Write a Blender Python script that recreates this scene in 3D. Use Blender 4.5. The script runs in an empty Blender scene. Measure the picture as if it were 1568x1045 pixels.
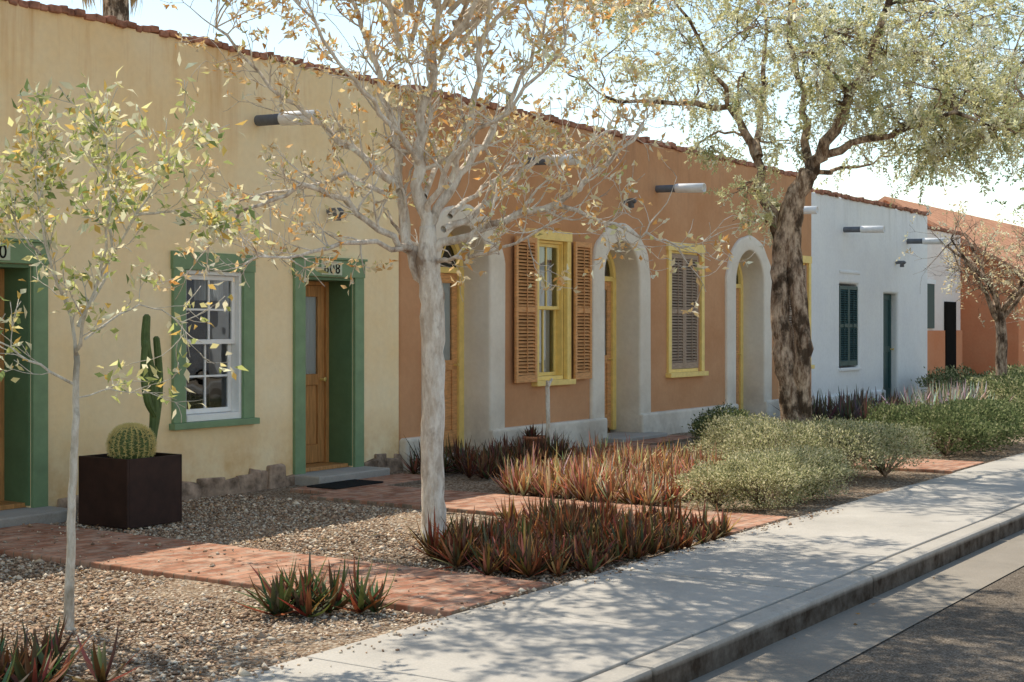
import bpy, bmesh, math, random
import numpy as np
from mathutils import Vector, Matrix
random.seed(7); rng=np.random.default_rng(7)
sc=bpy.context.scene
# ------------------------------------------------------------------ helpers
def link(o):
    sc.collection.objects.link(o); return o
def empty(name,loc=(0,0,0)):
    o=bpy.data.objects.new(name,None); o.location=(0,0,0); o.empty_display_size=0.3; return link(o)
def mesh_obj(name,verts,faces,mat=None,parent=None,smooth=False):
    me=bpy.data.meshes.new(name); me.from_pydata([tuple(v) for v in verts],[],faces); me.update()
    if mat: me.materials.append(mat)
    if smooth:
        me.polygons.foreach_set('use_smooth',[True]*len(me.polygons))
    o=bpy.data.objects.new(name,me); link(o)
    if parent: o.parent=parent
    return o
def np_mesh(name,V,F,C,mat,parent=None,smooth=False):
    V=np.asarray(V,dtype=np.float32); F=np.asarray(F,dtype=np.int32); k=F.shape[1]
    me=bpy.data.meshes.new(name)
    me.vertices.add(len(V)); me.vertices.foreach_set('co',V.ravel())
    me.loops.add(F.size); me.loops.foreach_set('vertex_index',F.ravel())
    me.polygons.add(len(F)); me.polygons.foreach_set('loop_start',np.arange(0,F.size,k,dtype=np.int32))
    me.update(calc_edges=True)
    if C is not None:
        a=me.color_attributes.new('Col','FLOAT_COLOR','POINT')
        C=np.asarray(C,dtype=np.float32)
        if C.shape[1]==3: C=np.hstack([C,np.ones((len(C),1),dtype=np.float32)])
        a.data.foreach_set('color',C.ravel())
    if smooth: me.polygons.foreach_set('use_smooth',np.ones(len(F),dtype=bool))
    me.materials.append(mat); me.validate()
    o=bpy.data.objects.new(name,me); link(o)
    if parent: o.parent=parent
    return o
BF=[(0,3,2,1),(4,5,6,7),(0,1,5,4),(1,2,6,5),(2,3,7,6),(3,0,4,7)]
def boxv(x0,x1,y0,y1,z0,z1):
    return [(x0,y0,z0),(x1,y0,z0),(x1,y1,z0),(x0,y1,z0),(x0,y0,z1),(x1,y0,z1),(x1,y1,z1),(x0,y1,z1)]
def box(name,x0,x1,y0,y1,z0,z1,mat,parent=None,bev=0.0,seg=2):
    o=mesh_obj(name,boxv(x0,x1,y0,y1,z0,z1),BF,mat,parent)
    if bev:
        m=o.modifiers.new('b','BEVEL'); m.width=bev; m.segments=seg; m.limit_method='ANGLE'
    return o
class MB:
    def __init__(s): s.v=[]; s.f=[]
    def box(s,x0,x1,y0,y1,z0,z1):
        n=len(s.v); s.v+=boxv(x0,x1,y0,y1,z0,z1); s.f+=[tuple(i+n for i in f) for f in BF]
    def rbox(s,c,size,rot,jit=0):
        n=len(s.v); hx,hy,hz=[q/2 for q in size]
        for v in boxv(-hx,hx,-hy,hy,-hz,hz):
            s.v.append(tuple(rot@Vector(v)+Vector(c)+Vector([random.uniform(-jit,jit) for _ in range(3)])))
        s.f+=[tuple(i+n for i in f) for f in BF]
    def tube(s,pts,rad,sides=6,cap=True):
        pts=[Vector(p) for p in pts]; n0=len(s.v); m=len(pts)
        t0=(pts[1]-pts[0]).normalized(); u=t0.orthogonal().normalized()
        for i,p in enumerate(pts):
            t=((pts[i+1] if i<m-1 else pts[i])-(pts[i-1] if i>0 else pts[i]))
            if t.length<1e-6: t=t0.copy()
            t.normalize(); u=(u-t*u.dot(t))
            if u.length<1e-5: u=t.orthogonal()
            u.normalize(); w=t.cross(u)
            for k in range(sides):
                a=2*math.pi*k/sides; q=p+(u*math.cos(a)+w*math.sin(a))*rad[i]
                s.v.append((q.x,q.y,q.z))
        for i in range(m-1):
            for k in range(sides):
                a=n0+i*sides+k; b=n0+i*sides+(k+1)%sides
                s.f.append((a,b,b+sides,a+sides))
        if cap: s.f.append(tuple(n0+(m-1)*sides+k for k in range(sides)))
    def obj(s,name,mat,parent=None,smooth=False,bev=0,seg=2):
        o=mesh_obj(name,s.v,s.f,mat,parent,smooth)
        if bev:
            m=o.modifiers.new('b','BEVEL'); m.width=bev; m.segments=seg; m.limit_method='ANGLE'
        return o
# ------------------------------------------------------------------ materials
def newmat(name,diff=False):
    m=bpy.data.materials.new(name); m.use_nodes=True; nt=m.node_tree
    for n in list(nt.nodes): nt.nodes.remove(n)
    out=nt.nodes.new('ShaderNodeOutputMaterial'); b=nt.nodes.new('ShaderNodeBsdfDiffuse' if diff else 'ShaderNodeBsdfPrincipled')
    nt.links.new(b.outputs[0],out.inputs[0]); return m,nt,b,out
def N(nt,t,**kw):
    n=nt.nodes.new(t)
    for k,v in kw.items():
        if k in n.inputs: n.inputs[k].default_value=v
        else: setattr(n,k,v)
    return n
def noise(nt,co,scale,detail=3,rough=.6,stretch=None):
    n=N(nt,'ShaderNodeTexNoise'); n.inputs['Scale'].default_value=scale; n.inputs['Detail'].default_value=detail; n.inputs['Roughness'].default_value=rough
    if stretch:
        mp=N(nt,'ShaderNodeMapping'); mp.inputs['Scale'].default_value=stretch; nt.links.new(co,mp.inputs[0]); co=mp.outputs[0]
    nt.links.new(co,n.inputs['Vector']); return n.outputs['Fac']
def ramp(nt,fac,stops):
    r=N(nt,'ShaderNodeValToRGB'); e=r.color_ramp.elements
    while len(e)<len(stops): e.new(0.5)
    for i,(p,c) in enumerate(stops):
        e[i].position=p; e[i].color=(c,c,c,1) if not hasattr(c,'__len__') else (*c,1)
    nt.links.new(fac,r.inputs[0]); return r.outputs[0]
def mix(nt,fac,a,b,mode='MIX'):
    m=N(nt,'ShaderNodeMix'); m.data_type='RGBA'; m.blend_type=mode
    def s(i,v):
        if hasattr(v,'is_output'): nt.links.new(v,m.inputs[i])
        elif hasattr(v,'__len__'): m.inputs[i].default_value=(*v,1)
        else: m.inputs[i].default_value=v
    s(0,fac); s(6,a); s(7,b); return m.outputs[2]
def bump(nt,b,h,strength=.3,dist=.01):
    n=N(nt,'ShaderNodeBump'); n.inputs['Strength'].default_value=strength; n.inputs['Distance'].default_value=dist
    nt.links.new(h,n.inputs['Height']); nt.links.new(n.outputs[0],b.inputs['Normal'])
def geo(nt): return N(nt,'ShaderNodeNewGeometry').outputs['Position']
def sc3(c,k): return tuple(min(1,q*k) for q in c)
def math_(nt,op,a,b):
    m=N(nt,'ShaderNodeMath',operation=op)
    for i,v in enumerate((a,b)):
        if hasattr(v,'is_output'): nt.links.new(v,m.inputs[i])
        else: m.inputs[i].default_value=v
    return m.outputs[0]
def maprange(nt,src,a,bb,c,d):
    r=N(nt,'ShaderNodeMapRange'); nt.links.new(src,r.inputs[0])
    for i,v in enumerate((a,bb,c,d)): r.inputs[i+1].default_value=v
    return r.outputs[0]
def plaster(name,c1,c2,stain,stain_amt=.5,base_z=.6):
    m,nt,b,_=newmat(name,True); co=geo(nt)
    big=ramp(nt,noise(nt,co,.9,4,.65),[(.35,0),(.68,1)])
    col=mix(nt,big,c1,c2)
    hf=noise(nt,co,16,4,.6)
    col=mix(nt,1.0,col,ramp(nt,hf,[(.3,.95),(.7,1.02)]),'MULTIPLY')
    drip=ramp(nt,noise(nt,co,1.0,4,.7,(3.5,3.5,.35)),[(.50,0),(.70,1)])
    sep=N(nt,'ShaderNodeSeparateXYZ'); nt.links.new(co,sep.inputs[0])
    top=maprange(nt,sep.outputs[2],3.0,4.3,.1,1.0); bot=maprange(nt,sep.outputs[2],base_z,0.05,0.0,1.0)
    mt=math_(nt,'MULTIPLY',drip,top)
    bn=ramp(nt,noise(nt,co,2.2,4,.7),[(.38,0),(.62,1)])
    ml=math_(nt,'MULTIPLY',math_(nt,'MAXIMUM',mt,math_(nt,'MULTIPLY',bn,bot)),stain_amt)
    col=mix(nt,ml,col,stain)
    nt.links.new(col,b.inputs[0])
    hs=N(nt,'ShaderNodeMath',operation='MULTIPLY_ADD'); nt.links.new(noise(nt,co,3.2,0,.5),hs.inputs[0]); hs.inputs[1].default_value=3.5
    nt.links.new(hf,hs.inputs[2]); bump(nt,b,hs.outputs[0],.30,.014)
    return m
def simple(name,c,rough=.7,var=.2,scale=8,bmp=.15,stretch=None,metal=0,spec=.3):
    m,nt,b,_=newmat(name,rough>=.85); co=geo(nt)
    n=noise(nt,co,scale,4,.65,stretch)
    col=mix(nt,ramp(nt,n,[(.3,0),(.7,1)]),sc3(c,1-var),sc3(c,1+var))
    nt.links.new(col,b.inputs[0])
    if rough<.85:
        b.inputs['Roughness'].default_value=rough; b.inputs['Specular IOR Level'].default_value=spec
    if bmp: bump(nt,b,noise(nt,co,scale*4,1,.6,stretch),bmp,.004)
    return m
def leafmat(name,trans=.35,gloss=.06):
    m,nt,b,out=newmat(name,True)
    at=N(nt,'ShaderNodeAttribute',attribute_name='Col')
    nt.links.new(at.outputs['Color'],b.inputs[0])
    t=N(nt,'ShaderNodeBsdfTranslucent'); nt.links.new(at.outputs['Color'],t.inputs[0])
    ms=N(nt,'ShaderNodeMixShader'); ms.inputs[0].default_value=trans
    nt.links.new(b.outputs[0],ms.inputs[1]); nt.links.new(t.outputs[0],ms.inputs[2]); last=ms
    if gloss:
        g=N(nt,'ShaderNodeBsdfGlossy'); g.inputs['Roughness'].default_value=.45
        m2=N(nt,'ShaderNodeMixShader'); m2.inputs[0].default_value=gloss; nt.links.new(ms.outputs[0],m2.inputs[1]); nt.links.new(g.outputs[0],m2.inputs[2]); last=m2
    nt.links.new(last.outputs[0],out.inputs[0])
    return m
M_cream=plaster('cream_plaster',(.95,.73,.42),(.96,.82,.56),(.66,.36,.12),.75,.75)
M_tan=plaster('tan_plaster',(.56,.285,.145),(.64,.355,.195),(.36,.19,.115),.5,.5)
M_white=plaster('white_plaster',(.82,.82,.82),(.88,.88,.86),(.50,.49,.46),.5,.6)
M_ring=plaster('lime_plaster',(.74,.65,.54),(.86,.79,.68),(.44,.37,.30),.65,.9)
M_pink=plaster('pink_plaster',(.86,.74,.66),(.90,.82,.75),(.6,.42,.35),.5,.5)
M_terra=plaster('terracotta_plaster',(.70,.28,.14),(.74,.36,.20),(.45,.2,.12),.5,.5)
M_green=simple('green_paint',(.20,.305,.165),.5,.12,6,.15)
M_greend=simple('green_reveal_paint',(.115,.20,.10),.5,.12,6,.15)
M_yellow=simple('yellow_paint',(.90,.66,.22),.5,.10,9,.1)
M_whitep=simple('white_paint',(.86,.86,.84),.45,.04,9,.05)
M_teal=simple('teal_paint',(.02,.065,.065),.5,.15,9,.1)
M_wood=simple('door_wood',(.50,.25,.09),.45,.3,7,.2,(6,6,.6))
M_shut=simple('shutter_wood',(.66,.33,.13),.6,.25,9,.2,(1,1,5))
M_shutg=simple('weathered_shutter',(.40,.29,.21),.75,.25,9,.2,(1,1,5))
M_metal=simple('galvanised_metal',(.84,.83,.81),.45,.1,9,.05)
M_pipe=simple('dark_pipe',(.15,.16,.18),.5,.2,9,.05)
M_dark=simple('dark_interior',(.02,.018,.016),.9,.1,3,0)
M_rust=simple('corten_steel',(.034,.015,.011),.6,.4,5,.15)
M_lace=simple('curtain_cloth',(.88,.86,.82),.9,.06,30,.3,(6,6,.4))
M_roof=simple('roof_gravel',(.45,.43,.4),.95,.15,5,.2)
M_tile=simple('roof_tile',(.5,.26,.16),.95,.3,5,.4)
M_brick=simple('coping_brick',(.38,.19,.13),.9,.55,7,.5)
M_stone=simple('foundation_stone',(.36,.26,.19),.9,.6,7,.8)
M_curtp=simple('red_curtain',(.5,.12,.08),.9,.3,4,.1,(5,5,.2))
M_doormat=simple('doormat_fibre',(.030,.030,.030),.95,.3,60,.5)
M_terrapot=simple('terracotta_pot',(.5,.2,.1),.8,.2,9,.1)
M_plate=simple('pale_green_plate',(.54,.60,.44),.5,.1,9,.05)
M_leaf=leafmat('leaves',.5,0)
M_succ=leafmat('succulent_leaves',.15,.02)
# glass
m,nt,b,out=newmat('window_glass'); nt.nodes.remove(b)
g=N(nt,'ShaderNodeBsdfGlossy'); g.inputs['Roughness'].default_value=.01; g.inputs['Color'].default_value=(.9,.95,1,1)
t=N(nt,'ShaderNodeBsdfTransparent'); t.inputs[0].default_value=(.75,.78,.78,1)
fr=N(nt,'ShaderNodeFresnel'); fr.inputs[0].default_value=1.9
ms=N(nt,'ShaderNodeMixShader'); nt.links.new(fr.outputs[0],ms.inputs[0]); nt.links.new(t.outputs[0],ms.inputs[1]); nt.links.new(g.outputs[0],ms.inputs[2]); nt.links.new(ms.outputs[0],out.inputs[0])
nb=N(nt,'ShaderNodeBump'); nb.inputs['Strength'].default_value=.06; nb.inputs['Distance'].default_value=.05
nt.links.new(noise(nt,geo(nt),3,1,.5),nb.inputs['Height']); nt.links.new(nb.outputs[0],g.inputs['Normal'])
M_glass=m
def bark(name,c1,c2,dark,sc_=6,lo=.55,hi=.68):
    m,nt,b,_=newmat(name,True); co=geo(nt)
    n1=noise(nt,co,sc_,5,.7,(2.5,2.5,.8)); n2=noise(nt,co,3.5,4,.65,(1.5,1.5,1))
    col=mix(nt,ramp(nt,n1,[(.38,0),(.62,1)]),c1,c2); col=mix(nt,ramp(nt,n2,[(lo,0),(hi,.9)]),col,dark)
    nt.links.new(col,b.inputs[0])
    bump(nt,b,noise(nt,co,sc_*3,3,.7,(2.5,2.5,.6)),1.0,.02); return m
M_barkw=bark('pale_bark',(.62,.52,.42),(.92,.85,.75),(.30,.21,.15),7,.55,.68)
M_barky=bark('sapling_bark',(.66,.58,.46),(.86,.79,.68),(.38,.32,.24),12)
M_barkd=bark('mesquite_bark',(.18,.11,.07),(.66,.50,.37),(.06,.04,.028),9,.49,.61)
# ground materials
def gravelmat():
    m,nt,b,_=newmat('gravel',True); co=geo(nt)
    v=N(nt,'ShaderNodeTexVoronoi'); v.inputs['Scale'].default_value=52; nt.links.new(co,v.inputs['Vector'])
    hsv=N(nt,'ShaderNodeSeparateColor'); nt.links.new(v.outputs['Color'],hsv.inputs[0])
    col=ramp(nt,hsv.outputs[0],[(0,(.22,.14,.09)),(.3,(.38,.26,.175)),(.6,(.54,.41,.29)),(1,(.70,.58,.45))])
    big=ramp(nt,noise(nt,co,.8,4,.6),[(.3,.78),(.7,1.08)]); col=mix(nt,1.0,col,big,'MULTIPLY')
    ed=ramp(nt,v.outputs['Distance'],[(.0,1.0),(.75,.45)]); col=mix(nt,1.0,col,ed,'MULTIPLY')
    nt.links.new(col,b.inputs[0])
    bump(nt,b,math_(nt,'SUBTRACT',1.0,v.outputs['Distance']),.9,.015); return m
M_gravel=gravelmat()
def concretemat(name,c,shade_dirt=None):
    m,nt,b,_=newmat(name,True); co=geo(nt)
    col=mix(nt,ramp(nt,noise(nt,co,1.1,5,.65),[(.3,0),(.7,1)]),sc3(c,.84),sc3(c,1.1))
    hf=noise(nt,co,70,3,.7)
    col=mix(nt,1.0,col,ramp(nt,hf,[(.25,.85),(.7,1.05)]),'MULTIPLY')
    st=ramp(nt,noise(nt,co,3.5,5,.75),[(.56,0),(.78,.5)]); col=mix(nt,st,col,sc3(c,.6))
    if shade_dirt:
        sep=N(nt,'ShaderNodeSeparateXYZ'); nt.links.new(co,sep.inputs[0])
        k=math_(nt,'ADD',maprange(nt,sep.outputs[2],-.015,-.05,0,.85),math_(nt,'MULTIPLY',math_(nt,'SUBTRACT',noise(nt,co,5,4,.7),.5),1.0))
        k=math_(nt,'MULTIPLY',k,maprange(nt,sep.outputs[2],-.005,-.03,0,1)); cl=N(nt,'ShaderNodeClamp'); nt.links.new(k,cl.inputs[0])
        col=mix(nt,cl.outputs[0],col,shade_dirt)  # kerb front darkened: shade put into the colour, along with dirt stains
    nt.links.new(col,b.inputs[0])
    bump(nt,b,hf,.35,.004); return m
M_side=concretemat('sidewalk_concrete',(.48,.44,.385))
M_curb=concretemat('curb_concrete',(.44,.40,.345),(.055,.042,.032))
M_gutter=concretemat('gutter_concrete',(.30,.262,.215))
M_step=concretemat('step_concrete',(.42,.39,.35))
def asphalt():
    m,nt,b,_=newmat('asphalt',True); co=geo(nt)
    v=N(nt,'ShaderNodeTexVoronoi'); v.inputs['Scale'].default_value=120; nt.links.new(co,v.inputs['Vector'])
    s=N(nt,'ShaderNodeSeparateColor'); nt.links.new(v.outputs['Color'],s.inputs[0])
    col=ramp(nt,s.outputs[0],[(0,(.095,.075,.058)),(.5,(.16,.13,.10)),(1,(.27,.225,.18))])
    col=mix(nt,1.0,col,ramp(nt,noise(nt,co,.7,5,.7),[(.3,.7),(.7,1.15)]),'MULTIPLY')
    nt.links.new(col,b.inputs[0])
    bump(nt,b,v.outputs['Distance'],.4,.004); return m
M_asph=asphalt()
def pavers():
    m,nt,b,_=newmat('brick_pavers',True); co=geo(nt)
    br=N(nt,'ShaderNodeTexBrick'); nt.links.new(co,br.inputs['Vector'])
    br.inputs['Scale'].default_value=1; br.inputs['Brick Width'].default_value=.2; br.inputs['Row Height'].default_value=.1
    br.inputs['Mortar Size'].default_value=.007; br.inputs['Mortar Smooth'].default_value=.3; br.inputs['Bias'].default_value=0
    br.inputs['Color1'].default_value=(.31,.14,.09,1); br.inputs['Color2'].default_value=(.50,.27,.18,1); br.inputs['Mortar'].default_value=(.22,.16,.115,1)
    col=mix(nt,1.0,br.outputs[0],ramp(nt,noise(nt,co,3,5,.7),[(.3,.72),(.7,1.15)]),'MULTIPLY')
    col=mix(nt,ramp(nt,noise(nt,co,7,5,.75),[(.46,0),(.70,.65)]),col,(.54,.43,.34))
    nt.links.new(col,b.inputs[0])
    bump(nt,b,br.outputs['Fac'],-.6,.008); return m
M_pave=pavers()
M_dirt=simple('dry_earth',(.34,.27,.2),.95,.2,.5,.3)

# ------------------------------------------------------------------ ground
g=mesh_obj('ground',[(-1500,-1500,-.17),(1500,-1500,-.17),(1500,1500,-.17),(-1500,1500,-.17)],[(0,1,2,3)],M_dirt)
mesh_obj('road',[(-300,-6.5,-.15),(300,-6.5,-.15),(300,2.72,-.15),(-300,2.72,-.15)],[(0,1,2,3)],M_asph)
mesh_obj('gutter',[(-300,2.7,-.142),(300,2.7,-.142),(300,3.21,-.146),(-300,3.21,-.146)],[(0,1,2,3)],M_gutter)
kerb=MB()
x=-30.0
while x<90:
    kerb.box(x+.006,x+2.994,3.19,3.36,-.2,-.002+random.uniform(-.003,.003)); x+=3.0
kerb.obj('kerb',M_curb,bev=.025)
sw=MB(); x=-31.0; 
while x<90:
    dz=random.uniform(-.004,.004)
    sw.box(x+.005,x+1.505,3.365,4.70,-.18,dz); x+=1.51
sw.obj('sidewalk',M_side,bev=.008)
box('opposite_sidewalk',-300,300,-8.4,-6.5,-.18,-.02,M_side)
nx,ny=260,60; xs=np.linspace(-20,80,nx); ys=np.linspace(4.705,18,ny)
X,Y=np.meshgrid(xs,ys); Z=-.018+.012*np.sin(X*1.7+Y)*np.sin(Y*2.3-X*.6)+rng.normal(0,.003,X.shape)
V=np.stack([X,Y,Z],-1).reshape(-1,3); ii=np.arange(nx*(ny-1)).reshape(ny-1,nx)[:,:-1].ravel()
np_mesh('gravel_yard',V,np.stack([ii,ii+1,ii+nx+1,ii+nx],1),None,M_gravel,smooth=True)
def inpath(x,y):
    return ((x>6.42)&(x<7.52))|((x>10.08)&(x<11.22))
n=58000
px=rng.uniform(2.6,10,n); py=rng.uniform(4.72,9.9,n)
keep=(~inpath(px,py)) | (rng.random(n)<.025); px=px[keep]; py=py[keep]
px=np.concatenate([px,rng.uniform(3,12,420)]); py=np.concatenate([py,4.7-np.abs(rng.normal(0,.10,420))]); n=len(px)
r=rng.lognormal(math.log(.0078),.45,n); r=np.clip(r,.004,.028)
octv=np.array([(1,0,0),(0,1,0),(-1,0,0),(0,-1,0),(0,0,1),(0,0,-1)],float); octf=np.array([(0,1,4),(1,2,4),(2,3,4),(3,0,4),(1,0,5),(2,1,5),(3,2,5),(0,3,5)])
jit=rng.normal(0,.22,(n,6,3)); a=rng.uniform(0,6.28,n); ca,sa=np.cos(a),np.sin(a)
L=(octv[None]+jit)*np.stack([r*rng.uniform(.8,1.6,n),r,r*rng.uniform(.5,.9,n)],1)[:,None,:]
VX=L[...,0]*ca[:,None]-L[...,1]*sa[:,None]+px[:,None]; VY=L[...,0]*sa[:,None]+L[...,1]*ca[:,None]+py[:,None]
zb=np.where(inpath(px,py),.026,np.where(py<4.7,.005,-.010)); VZ=L[...,2]+zb[:,None]
V=np.stack([VX,VY,VZ],-1).reshape(-1,3); F=(octf[None]+np.arange(n)[:,None,None]*6).reshape(-1,3)
pal=np.array([(.62,.47,.33),(.44,.30,.20),(.78,.66,.51),(.28,.18,.12),(.54,.36,.24),(.48,.40,.32)])
C=pal[rng.integers(0,6,n)]*rng.uniform(.65,1.12,n)[:,None]; C=np.repeat(C,6,0)
M_stonec,nt,b,_=newmat('gravel_stones',True); at=N(nt,'ShaderNodeAttribute',attribute_name='Col'); nt.links.new(at.outputs[0],b.inputs[0])
np_mesh('loose_gravel',V,F,C,M_stonec)
def path(name,x0,x1,y0,y1): return box(name,x0,x1,y0,y1,-.1,.02,M_pave,None,.008)
path('brick_path',6.45,7.5,4.705,9.58)
path('brick_path',10.1,11.2,4.705,9.0); path('brick_landing',10.45,12.2,9.005,9.56)
path('brick_path',15.75,17.0,4.705,9.2); path('brick_landing',16.6,18.7,9.205,9.7)
path('brick_path',22.0,23.2,4.705,9.6)

# ------------------------------------------------------------------ buildings
def arch_prof(cx,r,zs,rz,z0,n=20):
    p=[(cx-r,z0)]
    for i in range(n+1):
        a=math.pi-math.pi*i/n; p.append((cx+r*math.cos(a),zs+rz*math.sin(a)))
    p.append((cx+r,z0)); return p
def cutter_rect(x0,x1,z0,z1,d): return mesh_obj('cut',boxv(x0,x1,9.5,10+d,z0,z1),BF)
def cutter_prof(P,d):
    n=len(P); v=[(x,9.5,z) for x,z in P]+[(x,10+d,z) for x,z in P]
    f=[tuple(range(n)),tuple(range(2*n-1,n-1,-1))]+[(i,i+n,(i+1)%n+n,(i+1)%n) for i in range(n)]
    o=mesh_obj('cut',v,f); bm=bmesh.new(); bm.from_mesh(o.data); bmesh.ops.recalc_face_normals(bm,faces=bm.faces)
    if bm.calc_volume(signed=True)<0: bmesh.ops.reverse_faces(bm,faces=bm.faces)
    bm.to_mesh(o.data); bm.free(); return o
def wall(name,x0,x1,top,y0,mat,parent,cuts,bev=.03):
    o=mesh_obj(name,boxv(x0,x1,y0,10.55,-.1,top),BF,mat,parent)
    for c in cuts:
        md=o.modifiers.new('c','BOOLEAN'); md.operation='DIFFERENCE'; md.object=c; md.solver='EXACT'
    dg=bpy.context.evaluated_depsgraph_get(); me=bpy.data.meshes.new_from_object(o.evaluated_get(dg))
    o.modifiers.clear(); o.data=me
    for c in cuts: bpy.data.objects.remove(c)
    if not me.materials: me.materials.append(mat)
    else: me.materials[0]=mat
    md=o.modifiers.new('b','BEVEL'); md.width=bev; md.segments=3; md.limit_method='ANGLE'
    return o
def coping(parent,x0,x1,z,mat,y0=9.97,w=.10,h=.07,miss=.05,y1=10.25):
    m=MB(); x=x0
    while x<x1-.03:
        ww=min(w*random.uniform(.7,1.3),x1-x)
        if random.random()>miss:
            dz=random.gauss(0,.010)
            m.rbox((x+ww/2,(y0+y1)/2+random.uniform(-.02,.02),z+h/2+dz-.006),(ww-.006,y1-y0,h),Matrix.Rotation(random.uniform(-.09,.09),3,'Y'),.006)
        x+=ww
    m.obj('coping',mat,parent,bev=.012)
def sash(parent,x0,x1,z0,z1,y,mat,nv=2,nh=2,st=.045,mt=.02,glass=True,name='sash'):
    m=MB(); t=.04
    m.box(x0,x0+st,y,y+t,z0,z1); m.box(x1-st,x1,y,y+t,z0,z1)
    m.box(x0+st,x1-st,y+.001,y+t,z0,z0+st); m.box(x0+st,x1-st,y+.001,y+t,z1-st,z1)
    for i in range(1,nv):
        xx=x0+st+(x1-x0-2*st)*i/nv; m.box(xx-mt/2,xx+mt/2,y+.006,y+t-.006,z0+st,z1-st)
    for i in range(1,nh):
        zz=z0+st+(z1-z0-2*st)*i/nh; m.box(x0+st,x1-st,y+.008,y+t-.008,zz-mt/2,zz+mt/2)
    m.obj(name,mat,parent,bev=.003)
    if glass: mesh_obj('glass',[(x0+.01,y+.02,z0+.01),(x1-.01,y+.02,z0+.01),(x1-.01,y+.02,z1-.01),(x0+.01,y+.02,z1-.01)],[(0,1,2,3)],M_glass,parent)
def curtain(parent,x0,x1,z0,z1,y,mat,amp=.018,k=14):
    n=60; v=[];f=[]
    for i in range(n+1):
        x=x0+(x1-x0)*i/n; yy=y+amp*math.sin(i/n*k*2*math.pi*(x1-x0))+amp*.5*math.sin(i*1.7)
        v+=[(x,yy,z0),(x,yy*.98+y*.02,z1)]
    for i in range(n): f.append((2*i,2*i+2,2*i+3,2*i+1))
    mesh_obj('curtain',v,f,mat,parent,True)
def shutter(parent,x0,x1,z0,z1,y,mf,ms_,split=.5,st=.05):
    m=MB(); t=.035; zm=z0+(z1-z0)*split
    m.box(x0,x0+st,y-t,y,z0,z1); m.box(x1-st,x1,y-t,y,z0,z1)
    for za,zb in ((z0,z0+.09),(zm-.035,zm+.035),(z1-.07,z1)): m.box(x0+st,x1-st,y-t+.002,y,za,zb)
    m.obj('shutter_frame',mf,parent,bev=.003)
    s=MB()
    for za,zb in ((z0+.09,zm-.035),(zm+.035,z1-.07)):
        n=int((zb-za)/.042)
        for i in range(n):
            zc=za+(i+.5)*(zb-za)/n
            s.rbox(((x0+x1)/2,y-.018,zc),(x1-x0-2*st,.042,.007),Matrix.Rotation(.75+random.uniform(-.05,.05),3,'X'))
    s.box((x0+x1)/2-.006,(x0+x1)/2+.006,y-.045,y-.036,z0+.12,z1-.1)
    s.obj('louvres',ms_,parent)
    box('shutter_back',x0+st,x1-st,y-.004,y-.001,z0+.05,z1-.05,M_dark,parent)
def ring_tube(name,x,z,ya,yb,r,mat,parent,drop=.0):
    v=[];f=[];n=20
    for (yy,rr,dz) in ((ya,r,0),(yb,r,drop),(yb,r-.010,drop),(ya,r-.010,0)):
        for k in range(n):
            a=2*math.pi*k/n; v.append((x+rr*math.cos(a),yy,z+rr*math.sin(a)-dz))
    for j in range(3):
        for k in range(n): f.append((j*n+k,j*n+(k+1)%n,(j+1)*n+(k+1)%n,(j+1)*n+k))
    f.append(tuple(3*n+k for k in range(n)))
    mesh_obj(name,v,f,mat,parent,True)
def canale(parent,x,z,L=.78,r=.068,y=10.0):
    ring_tube('canale_pipe',x,z,y+.05,y-L*.5,r*.8,M_pipe,parent,.01)
    ring_tube('canale',x,z-.008,y-L*.42,y-L,r,M_metal,parent,.015)  # pale sleeve, dark root: sunlit tip and wall shade put into the colours
def can_lamp(parent,x,z,y=10.0):
    m=MB(); m.tube([(x,y+.02,z),(x,y-.16,z),(x,y-.19,z-.02)],[.035,.035,.03],10); m.tube([(x,y-.12,z+.02),(x,y-.12,z-.1)],[.04,.045],10)
    m.obj('wall_lamp',M_pipe,parent,True)
def body(parent,x0,x1,h,mat):
    box('body',x0,x1,10.55,19,-.1,h,mat,parent)
    box('roof',x0+.25,x1-.25,10.8,18.8,h-.5,h+.004,M_roof,parent)
def doorleaf(parent,x0,x1,z0,z1,y,mat,glasstop=True,st=.1):
    m=MB(); t=.045; zm=z0+(z1-z0)*.47
    m.box(x0,x0+st,y,y+t,z0,z1); m.box(x1-st,x1,y,y+t,z0,z1)
    for za,zb in ((z0,z0+.2),(zm-.06,zm+.06),(z1-.12,z1)): m.box(x0+st,x1-st,y+.002,y+t,za,zb)
    xm=(x0+x1)/2; m.box(xm-.045,xm+.045,y+.004,y+t,z0+.2,zm-.06)
    m.box(x0+st,x1-st,y+.022,y+t-.005,z0+.2,zm-.06)
    if not glasstop: m.box(x0+st,x1-st,y+.022,y+t-.005,zm+.06,z1-.12)
    m.obj('door',mat,parent,bev=.006)
    if glasstop:
        mesh_obj('door_glass',[(x0+st,y+.02,zm+.05),(x1-st,y+.02,zm+.05),(x1-st,y+.02,z1-.1),(x0+st,y+.02,z1-.1)],[(0,1,2,3)],M_glass,parent)
        curtain(parent,x0+st-.02,x1-st+.02,zm,z1-.06,y+.035,M_lace,.006,20)
    k=MB(); k.tube([(x1-.06,y,zm),(x1-.06,y-.05,zm),(x1-.06,y-.07,zm)],[.014,.014,.025],10); k.obj('door_knob',M_yellow,parent,True)
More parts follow.
